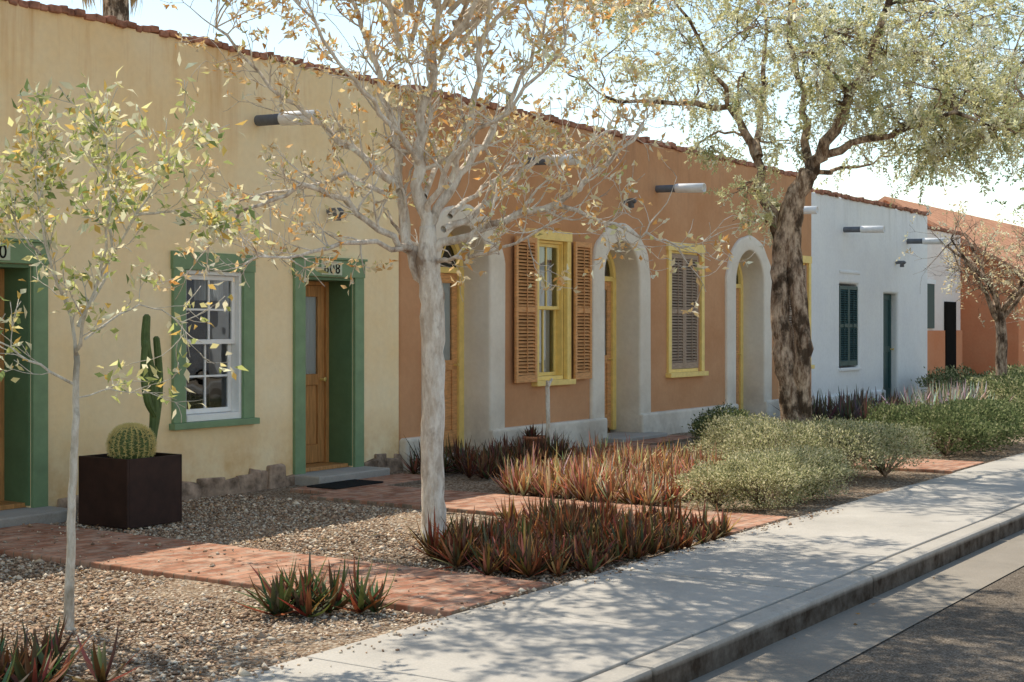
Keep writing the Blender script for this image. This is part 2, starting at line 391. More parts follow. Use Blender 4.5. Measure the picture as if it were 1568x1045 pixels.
def green_door(P,xa,xb,num,xoff=.0):
    o0,o1=xa+.16,xb-.15; d=.40
    c=MB(); c.box(xa,o0,9.965,10.01,.03,2.12); c.box(o1,xb,9.965,10.01,.03,2.12); c.box(xa-.012,xb+.012,9.96,10.01,2.12,2.30); c.box(xa-.03,xb+.03,9.94,10.01,2.30,2.325)
    c.obj('door_casing',M_green,P,bev=.005)
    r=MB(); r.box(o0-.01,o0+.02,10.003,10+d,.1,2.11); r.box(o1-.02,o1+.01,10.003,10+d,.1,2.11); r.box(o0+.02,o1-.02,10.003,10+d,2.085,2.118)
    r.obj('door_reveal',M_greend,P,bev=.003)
    fr=MB(); fr.box(o0+.02,o0+.065,10+d-.08,10+d+.02,.12,2.085); fr.box(o1-.065,o1-.02,10+d-.08,10+d+.02,.12,2.085); fr.box(o0+.065,o1-.065,10+d-.08,10+d+.02,2.04,2.084)
    fr.obj('door_frame',M_wood,P,bev=.003)
    doorleaf(P,o0+.066,o1-.066,.13,2.038,10+d-.05,M_wood)
    s=box('door_step',xa-.02,xb+.02,9.62,10.3,-.05,.085,M_step,P,.015)
    box('threshold',o0,o1,10.05,10+d,.086,.125,M_wood,P,.004)
    xc=(xa+xb)/2
    box('number_plate',xc-.165,xc+.165,9.95,9.962,2.14,2.285,M_plate,P,.002)
    t=bpy.data.curves.new('house_number',type='FONT'); t.body=num; t.size=.16; t.extrude=.002; t.align_x='CENTER'; t.space_character=1.12
    to=bpy.data.objects.new('house_number',t); link(to); to.rotation_euler=(math.pi/2,0,0); to.location=(xc,9.946,2.157); t.materials.append(M_dark); to.parent=P
# ---- cream house
H=empty('cream_adobe_house')
cuts=[cutter_rect(6.96,7.75,-.2,2.115,.45),cutter_rect(11.13,11.91,-.2,2.115,.45),cutter_rect(9.47,10.24,.69,2.13,.45)]
wall('front_wall',-6,12.725,4.28,10.0,M_cream,H,cuts)
body(H,-6,12.725,4.15,M_cream)
coping(H,-6,12.72,4.275,M_brick,miss=.04,h=.06)
green_door(H,6.80,7.91,'600'); green_door(H,10.97,12.07,'608')
c=MB(); c.box(9.32,9.475,9.965,10.01,.70,2.13); c.box(10.235,10.385,9.965,10.01,.70,2.13); c.box(9.31,10.395,9.962,10.01,2.13,2.30); c.box(9.29,10.41,9.92,10.01,.64,.70)
c.obj('window_casing',M_green,H,bev=.005)
f=MB(); f.box(9.475,9.51,10.0,10.16,.70,2.13); f.box(10.20,10.235,10.0,10.16,.70,2.13); f.box(9.51,10.20,10.0,10.16,2.09,2.128); f.box(9.51,10.20,9.99,10.16,.702,.765)
f.obj('window_frame',M_whitep,H,bev=.004)
sash(H,9.512,10.198,1.43,2.088,10.05,M_whitep); sash(H,9.512,10.198,.768,1.475,10.10,M_whitep)
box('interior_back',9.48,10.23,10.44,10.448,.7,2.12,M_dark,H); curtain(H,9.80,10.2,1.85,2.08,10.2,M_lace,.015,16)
canale(H,10.46,3.64); canale(H,5.2,3.64); can_lamp(H,11.52,2.81)
st=MB(); x=-6
while x<12.7:
    w=random.uniform(.10,.34); hh=random.uniform(.12,.23)
    if not (6.75<x+w/2<7.97 or 10.93<x+w/2<12.1):
        st.rbox((x+w/2,10.0+random.uniform(-.012,.012),hh/2-.04),(w*1.08,.08,hh+.03),Matrix.Rotation(random.uniform(-.2,.2),3,'Y')@Matrix.Rotation(random.uniform(-.06,.06),3,'Z'),.025)
    x+=w*random.uniform(.82,1.02)
st.obj('foundation_stones',M_stone,H,bev=.03,seg=3)
# ---- tan house
T=empty('tan_adobe_house')
arches=[(13.95,.50,.84),(17.76,.50,.84),(22.1,.56,.90)]
cuts=[cutter_prof(arch_prof(cx,ri+.1,2.3,ri+.1,-.2),.45) for cx,ri,ro in arches]
cuts+=[cutter_rect(15.48,16.37,.88,2.76,.45),cutter_rect(19.35,20.25,.9,2.78,.3),cutter_rect(23.78,24.62,.9,2.78,.3)]
wall('front_wall',12.73,24.86,4.28,9.994,M_tan,T,cuts)
body(T,12.73,24.86,4.15,M_tan); coping(T,12.73,24.86,4.275,M_brick,w=.12,miss=.08,h=.075)
for cx,ri,ro in arches:
    zi=2.3; n=28
    A=arch_prof(cx,ri,zi,ri,-.05,n); B=arch_prof(cx,ro,zi,ro*.9,-.05,n)
    B=[(x+.018*math.sin(i*.9+cx),z+.01*math.sin(i*1.3)) for i,(x,z) in enumerate(B)]
    k=len(A); v=[(x,9.945,z) for x,z in B]+[(x,9.945,z) for x,z in A]+[(x,10.0,z) for x,z in B]+[(x,10.44,z) for x,z in A]
    f=[]
    for i in range(k-1):
        f+=[(i,k+i,k+i+1,i+1),(k+i,3*k+i,3*k+i+1,k+i+1),(2*k+i,i,i+1,2*k+i+1)]
    o=mesh_obj('arch_surround',v,f,M_ring,T,False); md=o.modifiers.new('b','BEVEL'); md.width=.035; md.segments=4; md.limit_method='ANGLE'; md.angle_limit=math.radians(50)
    o.data.polygons.foreach_set('use_smooth',[True]*len(o.data.polygons))
    fr=MB(); y=10.34
    fr.box(cx-ri,cx-ri+.10,y,y+.07,.1,2.3); fr.box(cx+ri-.10,cx+ri,y,y+.07,.1,2.3); fr.box(cx-ri+.10,cx+ri-.10,y+.002,y+.07,2.25,2.32)
    pts=[(cx+(ri-.045)*math.cos(a),y+.035,2.3+(ri-.045)*math.sin(a)) for a in [math.pi*i/20 for i in range(21)]]
    fr.tube(pts,[.05]*21,6); 
    for a in (math.pi/3,2*math.pi/3): fr.tube([(cx,y+.04,2.3),(cx+(ri-.04)*math.cos(a),y+.04,2.3+(ri-.04)*math.sin(a))],[.012]*2,5)
    fr.obj('door_frame',M_yellow,T)
    gl=[(cx+(ri-.02)*math.cos(math.pi*i/16),y+.05,2.3+(ri-.02)*math.sin(math.pi*i/16)) for i in range(17)]
    mesh_obj('fanlight',gl,[tuple(range(17))],M_glass,T)
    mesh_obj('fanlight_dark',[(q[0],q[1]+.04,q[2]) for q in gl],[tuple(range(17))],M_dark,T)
    doorleaf(T,cx-ri+.102,cx+ri-.102,.13,2.248,y+.03,M_shut)
    box('door_step',cx-ri-.15,cx+ri+.2,9.6,10.3,-.05,.07,M_step,T,.02)
def plinth(x0,x1,nm='plinth'): 
    o=box(nm,x0,x1,9.90,10.40,-.1,.34,M_ring,T,.035,3); return o
for a,b_ in ((12.735,13.448),(14.452,17.258),(18.262,21.538),(22.662,24.855)): plinth(a,b_)
def ywin(x0,x1,z0,z1):
    c=MB(); c.box(x0-.1,x0+.0,9.955,10.02,z0,z1); c.box(x1,x1+.1,9.955,10.02,z0,z1); c.box(x0-.12,x1+.12,9.95,10.02,z1,z1+.13); c.box(x0-.13,x1+.13,9.90,10.02,z0-.07,z0)
    c.obj('window_casing',M_yellow,T,bev=.005)
    f=MB(); f.box(x0,x0+.035,10.021,10.2,z0,z1); f.box(x1-.035,x1,10.021,10.2,z0,z1); f.box(x0+.035,x1-.035,10.021,10.2,z1-.035,z1); f.box(x0+.035,x1-.035,10.0,10.2,z0,z0+.05); f.obj('window_frame',M_yellow,T,bev=.003)
ywin(15.58,16.27,.90,2.72)
zm=1.84
sash(T,15.615,16.235,zm-.02,2.684,10.06,M_yellow,2,1,.045,.022); sash(T,15.615,16.235,.952,zm+.02,10.11,M_yellow,2,1,.045,.022)
curtain(T,15.62,15.90,.96,2.68,10.20,M_lace,.015,14); curtain(T,15.96,16.23,.96,2.68,10.21,M_lace,.015,12); curtain(T,15.8,16.05,.96,1.8,10.24,M_curtp,.01,12)
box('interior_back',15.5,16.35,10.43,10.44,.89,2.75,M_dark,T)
shutter(T,14.97,15.455,.89,2.73,9.94,M_shut,M_shut); shutter(T,16.395,16.83,.89,2.73,9.94,M_shut,M_shut)
for x0,x1 in ((19.27,20.28),(23.72,24.66)):
    ywin(x0,x1,.90,2.74)
    xm=(x0+x1)/2; shutter(T,x0+.04,xm-.004,.955,2.70,10.03,M_shutg,M_shutg); shutter(T,xm+.004,x1-.04,.955,2.70,10.03,M_shutg,M_shutg)
canale(T,15.33,3.70); canale(T,18.86,3.63); canale(T,23.2,3.6); can_lamp(T,17.87,3.38)
# ---- white house
Wh=empty('white_adobe_house')
cuts=[cutter_rect(26.33,27.35,.8,2.42,.4),cutter_rect(28.82,29.68,-.2,2.28,.45)]
wall('front_wall',24.87,31.7,4.08,10.012,M_white,Wh,cuts,.05); body(Wh,24.87,31.7,3.95,M_white); coping(Wh,24.87,31.7,4.07,M_brick,w=.12,miss=.08)
shutter(Wh,26.36,26.84,.84,2.38,10.06,M_teal,M_teal); shutter(Wh,26.85,27.33,.84,2.38,10.06,M_teal,M_teal)
box('window_sill',26.28,27.4,9.96,10.06,.74,.80,M_white,Wh,.01)
box('window_hood',26.3,27.4,9.99,10.03,2.62,2.68,M_white,Wh,.015)
doorleaf(Wh,28.83,29.67,.1,2.27,10.15,M_teal,False); box('door_step',28.7,29.8,9.6,10.2,-.05,.08,M_step,Wh,.02)
canale(Wh,26.55,3.46); canale(Wh,30.29,3.42); can_lamp(Wh,29.55,2.94); box('plinth',24.875,28.8,9.96,10.3,-.1,.3,M_white,Wh,.03)
# ---- far houses
P=empty('pink_adobe_house')
box('walls',32.4,36.2,10.6,19,-.1,3.9,M_pink,P,.05); box('wall_base',32.38,36.22,10.57,10.62,-.1,1.5,M_terra,P,.01); coping(P,32.4,36.2,3.9,M_brick,y0=10.55,y1=10.85)
box('window',33.0,33.9,10.55,10.6,1.55,2.6,M_teal,P); box('window_head',32.95,33.95,10.53,10.6,2.6,2.7,M_whitep,P); box('door',34.8,35.6,10.54,10.6,0,2.2,M_dark,P)
Q=empty('terracotta_gabled_house')
x0,x1,y0,y1=37,50,9.4,16
mesh_obj('walls',[(x0,y0,-.1),(x1,y0,-.1),(x1,y1,-.1),(x0,y1,-.1),(x0,y0,3),(x1,y0,3),(x1,y1,3),(x0,y1,3),(x0,(y0+y1)/2,4.9),(x1,(y0+y1)/2,4.9)],[(0,1,5,4),(1,2,6,9,5),(2,3,7,6),(3,0,4,8,7),(0,3,2,1)],M_terra,Q)
ym=(y0+y1)/2
mesh_obj('roof',[(x0-.4,y0-.5,2.8),(x1+.4,y0-.5,2.8),(x1+.4,ym,5.0),(x0-.4,ym,5.0),(x0-.4,y1+.5,2.8),(x1+.4,y1+.5,2.8)]+[(x0-.4,y0-.5,2.7),(x1+.4,y0-.5,2.7),(x1+.4,ym,4.9),(x0-.4,ym,4.9),(x0-.4,y1+.5,2.7),(x1+.4,y1+.5,2.7)],[(0,1,2,3),(3,2,5,4),(6,9,8,7),(9,10,11,8),(0,6,7,1),(4,5,11,10),(0,3,9,6),(3,4,10,9)],M_tile,Q)
for xx in (39,42,45): box('window',xx,xx+.9,9.36,9.4,1,2.3,M_dark,Q); box('window_casing',xx-.1,xx+1,9.37,9.41,.9,2.4,M_whitep,Q)
# ---- houses across the street (seen in the window reflections)
O=empty('opposite_adobe_house')
box('walls',-4,30,-22,-14,-.1,4.0,M_pink,O,.03); 
for xx in range(-2,30,4): box('window',xx,xx+1,-14.02,-13.98,.9,2.3,M_dark,O); box('window_casing',xx-.1,xx+1.1,-14.015,-13.99,.8,2.4,M_whitep,O)
box('roof',-4.2,30.2,-22.2,-13.8,4.0,4.1,M_brick,O)
O2=empty('opposite_white_house')
box('walls',34,60,-23,-14,-.1,4.4,M_white,O2,.03); box('door',40,41,-14.02,-13.9,0,2.2,M_teal,O2); box('roof',33.8,60.2,-23.2,-13.8,4.4,4.5,M_brick,O2)

# ------------------------------------------------------------------ leaves
def leaves(name,Pp,D,Ln,Wd,C,mat,parent=None):
    n=len(Pp); D=D/np.linalg.norm(D,axis=1)[:,None]
    R=rng.normal(size=(n,3)); S=np.cross(D,R); S/=np.linalg.norm(S,axis=1)[:,None]; U=np.cross(S,D)
    Ln=np.broadcast_to(Ln,(n,)).reshape(n,1); Wd=np.broadcast_to(Wd,(n,)).reshape(n,1)
    a=Pp; t=Pp+D*Ln-U*Ln*.2; mid=Pp+D*Ln*.45+U*Ln*.08
    V=np.stack([a,mid+S*Wd,t,mid-S*Wd],1).reshape(-1,3); F=np.arange(4*n).reshape(n,4)
    return np_mesh(name,V,F,np.repeat(C,4,0),mat,parent)
def palette(n,cols,w,var=.2):
    cols=np.array(cols); w=np.array(w)/sum(w)
    return np.clip(cols[rng.choice(len(cols),n,p=w)]*rng.uniform(1-var,1+var,(n,1)),0,.95)
Rv=Vector((.5545,-.8322,0)); Fv=Vector((.8322,.5545,0)); Uz=Vector((0,0,1))
def rv(sz=1): return Vector((random.gauss(0,1),random.gauss(0,1),random.gauss(0,sz)))
class Tree:
    def __init__(s,base,scale): s.m=MB(); s.base=Vector((*base,0)); s.k=scale; s.tw=[]
    def pt(s,u,v,dep=0): return s.base+Rv*(u/s.k)+Uz*(v/s.k)+Fv*dep
    def smooth(s,pts,rad,n=4):
        P=[pts[0]]; Rr=[rad[0]]
        for i in range(len(pts)-1):
            p0=pts[max(i-1,0)];p1=pts[i];p2=pts[i+1];p3=pts[min(i+2,len(pts)-1)]
            for j in range(1,n+1):
                t=j/n
                q=0.5*((2*p1)+(p2-p0)*t+(2*p0-5*p1+4*p2-p3)*t*t+(3*p1-p0-3*p2+p3)*t**3)
                P.append(q); Rr.append(rad[i]+(rad[i+1]-rad[i])*t)
        return P,Rr
    def limb(s,pts,r0,r1,sides=8,jit=.01):
        n=len(pts); P,Rr=s.smooth(pts,[r0+(r1-r0)*i/(n-1) for i in range(n)])
        P=[P[0]]+[p+Vector((random.gauss(0,jit),random.gauss(0,jit),random.gauss(0,jit))) for p in P[1:]]
        Rr=[r*random.uniform(.88,1.15) for r in Rr]
        s.m.tube(P,Rr,sides); return P,Rr
    def grow(s,p,d,L,r,lvl,up=.15,wig=.25,kids=3,spread=.8,seg=.09):
        d=d.normalized(); n=max(3,int(L/seg)); P=[p]; q=p.copy(); R=[r]
        for i in range(n):
            d=(d+Vector((random.gauss(0,wig),random.gauss(0,wig),random.gauss(0,wig)+up))*.5).normalized()
            q=q+d*(L/n); P.append(q.copy()); R.append(max(r*(1-.7*(i+1)/n),.0022))
            if lvl<=0 or i>n*.3: s.tw.append((q.copy(),d.copy(),lvl))
        s.m.tube(P,R,5 if r>.01 else 4)
        if lvl>0:
            for _ in range(kids):
                i=random.randint(max(1,int(n*.2)),n); dd=(P[i]-P[i-1]).normalized()
                o=rv(); o=(o-dd*o.dot(dd)).normalized()
                s.grow(P[i],dd+o*spread,L*random.uniform(.45,.75),max(R[i]*.7,.003),lvl-1,up,wig,kids,spread,seg)
def leafcloud(name,E,tw,prob,cl,cols,w,ll,lw,jit=.02,dz=-.1):
    Pp=[];D=[];K=[]
    for q,d,_ in tw:
        if random.random()>prob(q): continue
        k=1.3 if q.z>4.2 else 1.0
        for _ in range(random.randint(*cl)):
            Pp.append(q+rv()*jit); D.append(d*.4+rv()*.6+Vector((0,0,dz))); K.append(k)
    n=len(Pp); K=np.array(K)
    leaves('leaves',np.array(Pp),np.array(D),rng.uniform(*ll,n)*K,rng.uniform(*lw,n)*K,palette(n,cols,w),M_leaf,E)
# ---- main pale tree
E=empty('pale_bark_tree'); t=Tree((8.69,6.5),203.7)
def mp(l): # side-elevation sketch of the tree, units of 1/203.7 m from the root
    return [t.pt(a[0]-665,825-a[1],a[2] if len(a)>2 else 0) for a in l]
tr=mp([(665,845),(665,780),(662,700),(665,600),(663,520),(662,450),(655,400),(655,345)])
P_,R_=t.smooth(tr,[.115,.094,.086,.084,.086,.092,.082,.06]); t.m.tube([p+rv()*.004 for p in P_],[r*random.uniform(.93,1.08) for r in R_],14)
limbs=[
([(658,440),(628,385,.05),(612,290,.1),(602,180,.2),(570,80,.3),(530,-20,.4)],.050,.014),
([(655,350),(642,260,-.05),(650,180,-.1),(668,90,-.2),(685,-30,-.3)],.050,.016),
([(656,350),(690,275,.1),(740,210,.3),(790,130,.5),(835,20,.7)],.042,.012),
([(632,380),(565,342,-.2),(500,292,-.35),(430,312,-.5),(368,355,-.6)],.030,.008),
([(612,290),(548,232,.2),(480,180,.35),(400,112,.5),(298,5,.7)],.032,.010),
([(668,380),(745,345,-.1),(860,312,-.2),(905,268,-.3),(985,208,-.35)],.038,.010),
([(850,314,-.2),(920,342,-.3),(985,368,-.4),(1040,382,-.5)],.018,.006),
([(680,350),(755,302,.3),(812,240,.5),(900,205,.8),(970,150,1.0)],.028,.008),
([(600,300),(520,258,.4),(440,272,.7),(335,288,.9)],.024,.007),
([(690,275,.1),(722,180,-.1),(742,60,-.3),(765,-60,-.5)],.030,.012),
([(628,385,.05),(560,372,-.4),(480,398,-.7),(415,405,-.9)],.022,.006),
([(645,260),(610,200,-.5),(560,150,-.9),(500,60,-1.2)],.025,.008),
([(655,330),(700,250,-.4),(780,190,-.9),(860,120,-1.2)],.025,.008),
([(650,300),(665,230,.6),(640,140,1.1),(610,40,1.5)],.025,.008),
([(690,330),(740,270,.6),(800,220,1.1),(850,170,1.6)],.024,.007),
([(668,400),(720,395,-.4),(790,380,-.8),(850,350,-1.1)],.020,.006)]
for l,a,b_ in limbs:
    P2,R2=t.limb(mp(l),a,b_,8,.016)
    n=len(P2)
    for i in range(3,n):
        for _ in range(1 if random.random()<.7 else 2):
            dd=(P2[i]-P2[i-1]).normalized(); o=(rv(.9)+Vector((0,0,.35))).normalized()
            t.grow(P2[i],dd*.6+o*.8,random.uniform(.22,.55),max(R2[i]*.45,.006),2 if random.random()<.6 else 1,.14,.4,2,.85,.06)
    if P2[-1].z>3.7:
        for _ in range(4):
            t.grow(P2[-1],rv(.5)+Vector((0,0,1.0)),random.uniform(.8,1.3),R2[-1]*.8,3,.05,.25,3,.8,.14)
# upper canopy continues well above the eaves and leans out over the street
for k in range(36):
    a=k*2.4; rr=random.uniform(.4,2.4); zz=random.uniform(4.7,6.7); c=t.base+Vector((rr*math.cos(a),rr*math.sin(a)-(zz-4.4)*.8,zz))
    s0=t.base+Vector((.25*math.cos(a),.25*math.sin(a),random.uniform(3.6,4.4)))
    t.limb([s0,(s0+c)/2+rv()*.1,c],.02,.008,6,.02)
    for _ in range(4): t.grow(s0.lerp(c,random.uniform(.5,1)),rv(.6)+Vector((0,0,.2)),random.uniform(.5,.9),.007,2,.02,.25,3,.8,.14)
t.m.obj('branches',M_barkw,E,True)
leafcloud('main',E,[q for q in t.tw if q[2]==0 or random.random()<.15],lambda q:.42 if q.z<4.1 else .95,(2,5),
 [(.92,.62,.30),(.94,.78,.50),(.80,.42,.14),(.60,.56,.24),(.94,.86,.66)],[4,4,1.8,1.5,3],(.04,.09),(.010,.019),.022,.1)
# ---- young tree
E=empty('young_tree'); t=Tree((5.05,6.2),287.6)
def yp(l): return [t.pt(a[0]-105,960-a[1],a[2] if len(a)>2 else 0) for a in l]
P_,R_=t.smooth(yp([(105,975),(108,880),(110,780),(115,680),(117,600),(118,545)]),[.032,.025,.022,.020,.018,.016]); t.m.tube([p+rv()*.003 for p in P_],R_,10)
for l,a,b_ in [([(118,550),(98,480,.1),(62,390,.15),(40,280,.2),(30,220,.2)],.011,.004),([(118,545),(135,500,-.1),(165,430,-.15),(222,335,-.2),(285,240,-.25)],.012,.004),
  ([(120,500),(150,400,.2),(140,300,.3),(125,220,.3)],.010,.003),([(117,590),(70,560,-.1),(20,520,-.2),(-30,470,-.2)],.008,.003),([(116,610),(160,600,.1),(210,600,.2)],.006,.002),
  ([(130,520),(185,470,.2),(240,480,.3),(265,520,.3)],.007,.002),([(165,430,-.15),(190,330,-.3),(195,220,-.4)],.009,.003),([(98,480,.1),(90,380,-.2),(85,260,-.3)],.009,.003),([(222,335,-.2),(280,330,-.2),(330,350,-.2)],.007,.003),([(62,390),(10,350,.2),(-40,300,.3)],.007,.003)]:
    P2,R2=t.limb(yp(l),a,b_,6,.006)
    for i in range(3,len(P2)):
        for _ in range(2 if P2[i].z>2.0 else 1):
            if random.random()<.85:
                dd=(P2[i]-P2[i-1]).normalized(); o=(rv(.7)+Vector((0,0,.2))).normalized()
                t.grow(P2[i],dd+o*.8,random.uniform(.12,.34),max(R2[i]*.45,.003),1,.1,.25,2,.7,.05)
t.m.obj('branches',M_barky,E,True)
leafcloud('young',E,t.tw,lambda q:.9 if q.z>2.05 else .42,(1,4),[(.52,.56,.20),(.86,.78,.38),(.93,.86,.60),(.88,.60,.18),(.28,.36,.14)],[3,3.4,4,1.6,2],(.045,.088),(.009,.018),.028,-.35)
# ---- mesquite trees
def sprays(tw,prob,per,cols,w,name,E,droop=.5,ll=(.03,.05),lw=(.006,.010),sl=(.18,.34)):
    Pp=[];D=[];Cc=[]
    base=palette(len(tw),cols,w,.15)
    for ti,(q,d,_) in enumerate(tw):
        if random.random()>prob: continue
        d0=(d+Vector((random.gauss(0,.6),random.gauss(0,.6),random.gauss(0,.5)))).normalized(); L=random.uniform(*sl); m=per; p=q.copy()
        for i in range(m):
            d0=(d0+Vector((0,0,-droop/m*2))).normalized(); p=p+d0*(L/m)
            for sgn in (-1,1):
                Pp.append(p); D.append(d0*.5+rv()*.7); Cc.append(base[ti])
    n=len(Pp)
    C=np.clip(np.array(Cc)*rng.uniform(.8,1.2,(n,1)),0,.95)
    leaves('foliage',np.array(Pp),np.array(D),rng.uniform(*ll,n),rng.uniform(*lw,n),C,M_leaf,E)
E=empty('mesquite_tree'); t=Tree((15.07,6.23),137.5)
def qp(l): return [t.pt(a[0]-1220,720-a[1],a[2] if len(a)>2 else 0) for a in l]
P_,R_=t.smooth(qp([(1226,735),(1219,690),(1210,610),(1200,540),(1194,460),(1196,390),(1212,320),(1238,265)]),[.21,.150,.125,.115,.105,.10,.115,.10],5)
t.m.tube([p+rv(.0)*.008 for p in P_],[r*random.uniform(.9,1.12) for r in R_],14)
P_,R_=t.smooth(qp([(1236,735,.0),(1232,660,.02),(1226,590,-.05),(1226,520,-.12),(1219,450,-.08),(1214,380,-.02),(1222,310,0)]),[.16,.11,.095,.10,.095,.085,.07],5)
t.m.tube([p+rv(.0)*.008 for p in P_],[r*random.uniform(.88,1.12) for r in R_],12)
ml=[([(1196,390),(1183,330,.1),(1160,235,.2),(1132,172,.3),(1050,150,.5),(930,138,.6)],.07,.018),
([(1236,268),(1266,225,-.1),(1292,150,-.3),(1330,60,-.5),(1360,-60,-.6)],.085,.025),
([(1262,238),(1350,212,-.4),(1430,192,-.7),(1510,225,-1)],.045,.012),
([(1162,240),(1182,130,.6),(1200,0,1.0)],.045,.015),([(1240,262),(1235,160,.2),(1220,60,.3),(1210,-60,.4)],.05,.018),
([(1132,172,.3),(1080,90,-.2),(1020,10,-.6)],.03,.012),([(1292,150,-.3),(1380,90,.4),(1470,60,1.0)],.04,.012),([(1240,260),(1300,250,.8),(1400,220,1.5)],.035,.01)]
nodes=[]
for l,a,b_ in ml:
    P2,R2=t.limb(qp(l),a,b_,9,.025); nodes+=list(zip(P2[4:],R2[4:]))
clumps=[(870,40,55),(960,40,70),(1040,90,65),(1150,40,80),(1100,130,50),(1250,60,85),(1350,90,80),(1290,140,55),(1420,60,85),(1480,150,80),(1540,90,80),(1390,180,60),(1450,230,55),(1530,225,55),(1140,300,38),(1165,330,28),(1060,225,26),(1200,-50,110),(1400,-60,110),(1000,-50,90),(1300,-130,130),(1100,-110,110),(1500,-40,110),(1600,160,80),(900,-20,70),(1210,120,50),(1310,40,80),(1450,110,70),(1540,20,80),(1260,150,45),(1350,150,60),(1490,200,60),(1420,160,60),(1240,210,30),(1550,170,60)]
for (cx,cy,cr) in clumps:
    for rep in range(2 if cr>45 else 1):
        c=t.pt(cx-1220+random.uniform(-15,15),720-cy+random.uniform(-15,15),random.uniform(-1.5,1.5) if cr>45 else random.uniform(-.5,.5)); rr=cr/137.5
        nd,nr=min(nodes,key=lambda q:(q[0]-c).length+(.8 if q[0].z>c.z+.3 else 0))
        mid=(nd+c)/2+Vector((random.gauss(0,.12),random.gauss(0,.12),random.uniform(0,.2)))
        t.limb([nd,mid,c],max(nr*.4,.010),.007,6,.015)
        for k in range(int(5+11*rr)):
            o=rv(.7).normalized()
            t.grow(nd.lerp(c,random.uniform(.5,1)),o,rr*random.uniform(.6,1.1),.006,1,-.04,.2,3,.7,.12)
t.m.obj('branches',M_barkd,E,True)
sprays(t.tw,.64,9,[(.93,.86,.52),(.74,.70,.38),(.42,.45,.23),(.94,.90,.68)],[4,3,1.6,4],'mesq',E,.5,(.035,.06),(.007,.012),(.14,.28))
def generic(name,base,H,spread,cols,w,mat,prob,lvl=3,trunk=.12,fork=.35,per=7,seed=1,ll=(.05,.08),lw=(.012,.02),droop=.4):
    random.seed(seed); E=empty(name); t=Tree(base,100); top=t.base+Uz*H*fork
    t.limb([t.base-Uz*.1,t.base+Uz*H*fork*.5+Rv*.04,top],trunk*1.1,trunk*.8,10,.01)
    for k in range(7):
        a=k*0.9+random.random(); o=Vector((math.cos(a),math.sin(a),random.uniform(.7,1.8))).normalized()
        L=H*(1-fork)*random.uniform(.6,.9)*spread
        e=top+o*L; mid=top+o*L*.5+Vector((random.gauss(0,.15),random.gauss(0,.15),-.1))
        P2,R2=t.limb([top-Uz*random.uniform(0,.3),mid,e],trunk*.5,trunk*.14,7,.02)
        for i in range(3,len(P2)):
            for _ in range(3):
                oo=(rv(.8)+Vector((0,0,.3))).normalized()
                t.grow(P2[i],oo,random.uniform(.4,1.0)*spread,.012,lvl-1,.06,.22,2,.7,.16)
    t.m.obj('branches',mat,E,True)
    sprays(t.tw,prob,per,cols,w,name,E,droop,ll,lw)
generic('added_shade_tree',(28.5,7.6),4.6,.85,[(.85,.65,.38),(.9,.8,.55)],[1,1],M_barkd,.13,3,.11,.42,4,3)
generic('added_shade_tree',(33.5,7.2),3.6,.9,[(.86,.64,.38),(.9,.76,.55)],[1,1],M_barkw,.15,3,.09,.4,4,5)
generic('added_shade_tree',(3.6,7.3),6.6,1.0,[(.6,.5,.25),(.45,.42,.2)],[1,1],M_barkw,.55,3,.11,.52,7,6)  # unseen tree, added left of view for its shadows on the ground
generic('acacia_tree',(27.2,4.9),7.6,1.25,[(.24,.32,.14),(.42,.45,.2),(.15,.2,.09)],[2,2,1],M_barkd,.6,3,.2,.45,8,9)
# ------------------------------------------------------------------ succulents
class Blades:
    def __init__(s): s.V=[];s.F=[];s.C=[]
    def blade(s,p,az,el,L,w,curl,col):
        n=5; q=Vector(p); e=el
        side=Vector((-math.sin(az),math.cos(az),0)); i0=len(s.V)
        tw=random.uniform(-.3,.3)
        for i in range(n):
            t=i/(n-1); ww=w*(1-t**1.6)*(0.75+.5*min(t*3,1)) + .0012
            d=Vector((math.cos(az)*math.cos(e),math.sin(az)*math.cos(e),math.sin(e))); nn=d.cross(side)
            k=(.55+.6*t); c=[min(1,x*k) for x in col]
            for o in (-1,0,1):
                z=q+side*(ww*o)+nn*(0.45*ww if o==0 else 0)+nn*tw*ww*o
                s.V.append((z.x,z.y,z.z)); s.C.append((*c,1))
            q=q+d*(L/(n-1)); e+=curl/(n-1)
        for i in range(n-1):
            a=i0+i*3
            s.F+=[(a,a+1,a+4,a+3),(a+1,a+2,a+5,a+4)]
    def rosette(s,x,y,z,n,L,w,cols,up=(.5,1.4),curl=(-.3,.6)):
        lx=random.gauss(0,.12)
        for i in range(n):
            az=i*2.4+random.uniform(-.5,.5); f=i/n; el=up[0]+(up[1]-up[0])*f+random.gauss(0,.18)
            c=random.choice(cols); c=tuple(q*random.uniform(.65,1.3) for q in c)
            s.blade((x,y,z),az,el+lx,L*random.uniform(.55,1.15),w*random.uniform(.7,1.15),random.uniform(*curl),c)
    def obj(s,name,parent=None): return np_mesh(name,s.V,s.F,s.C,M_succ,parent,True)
REDS=[(.26,.085,.035),(.34,.13,.05),(.17,.065,.032),(.52,.26,.11),(.12,.08,.04),(.11,.11,.045),(.24,.14,.075)]
ORNG=[(.70,.36,.17),(.86,.56,.32),(.44,.19,.09),(.80,.60,.38),(.30,.18,.09),(.24,.12,.06)]
DARK=[(.13,.055,.035),(.18,.075,.045),(.10,.09,.045),(.26,.12,.06)]
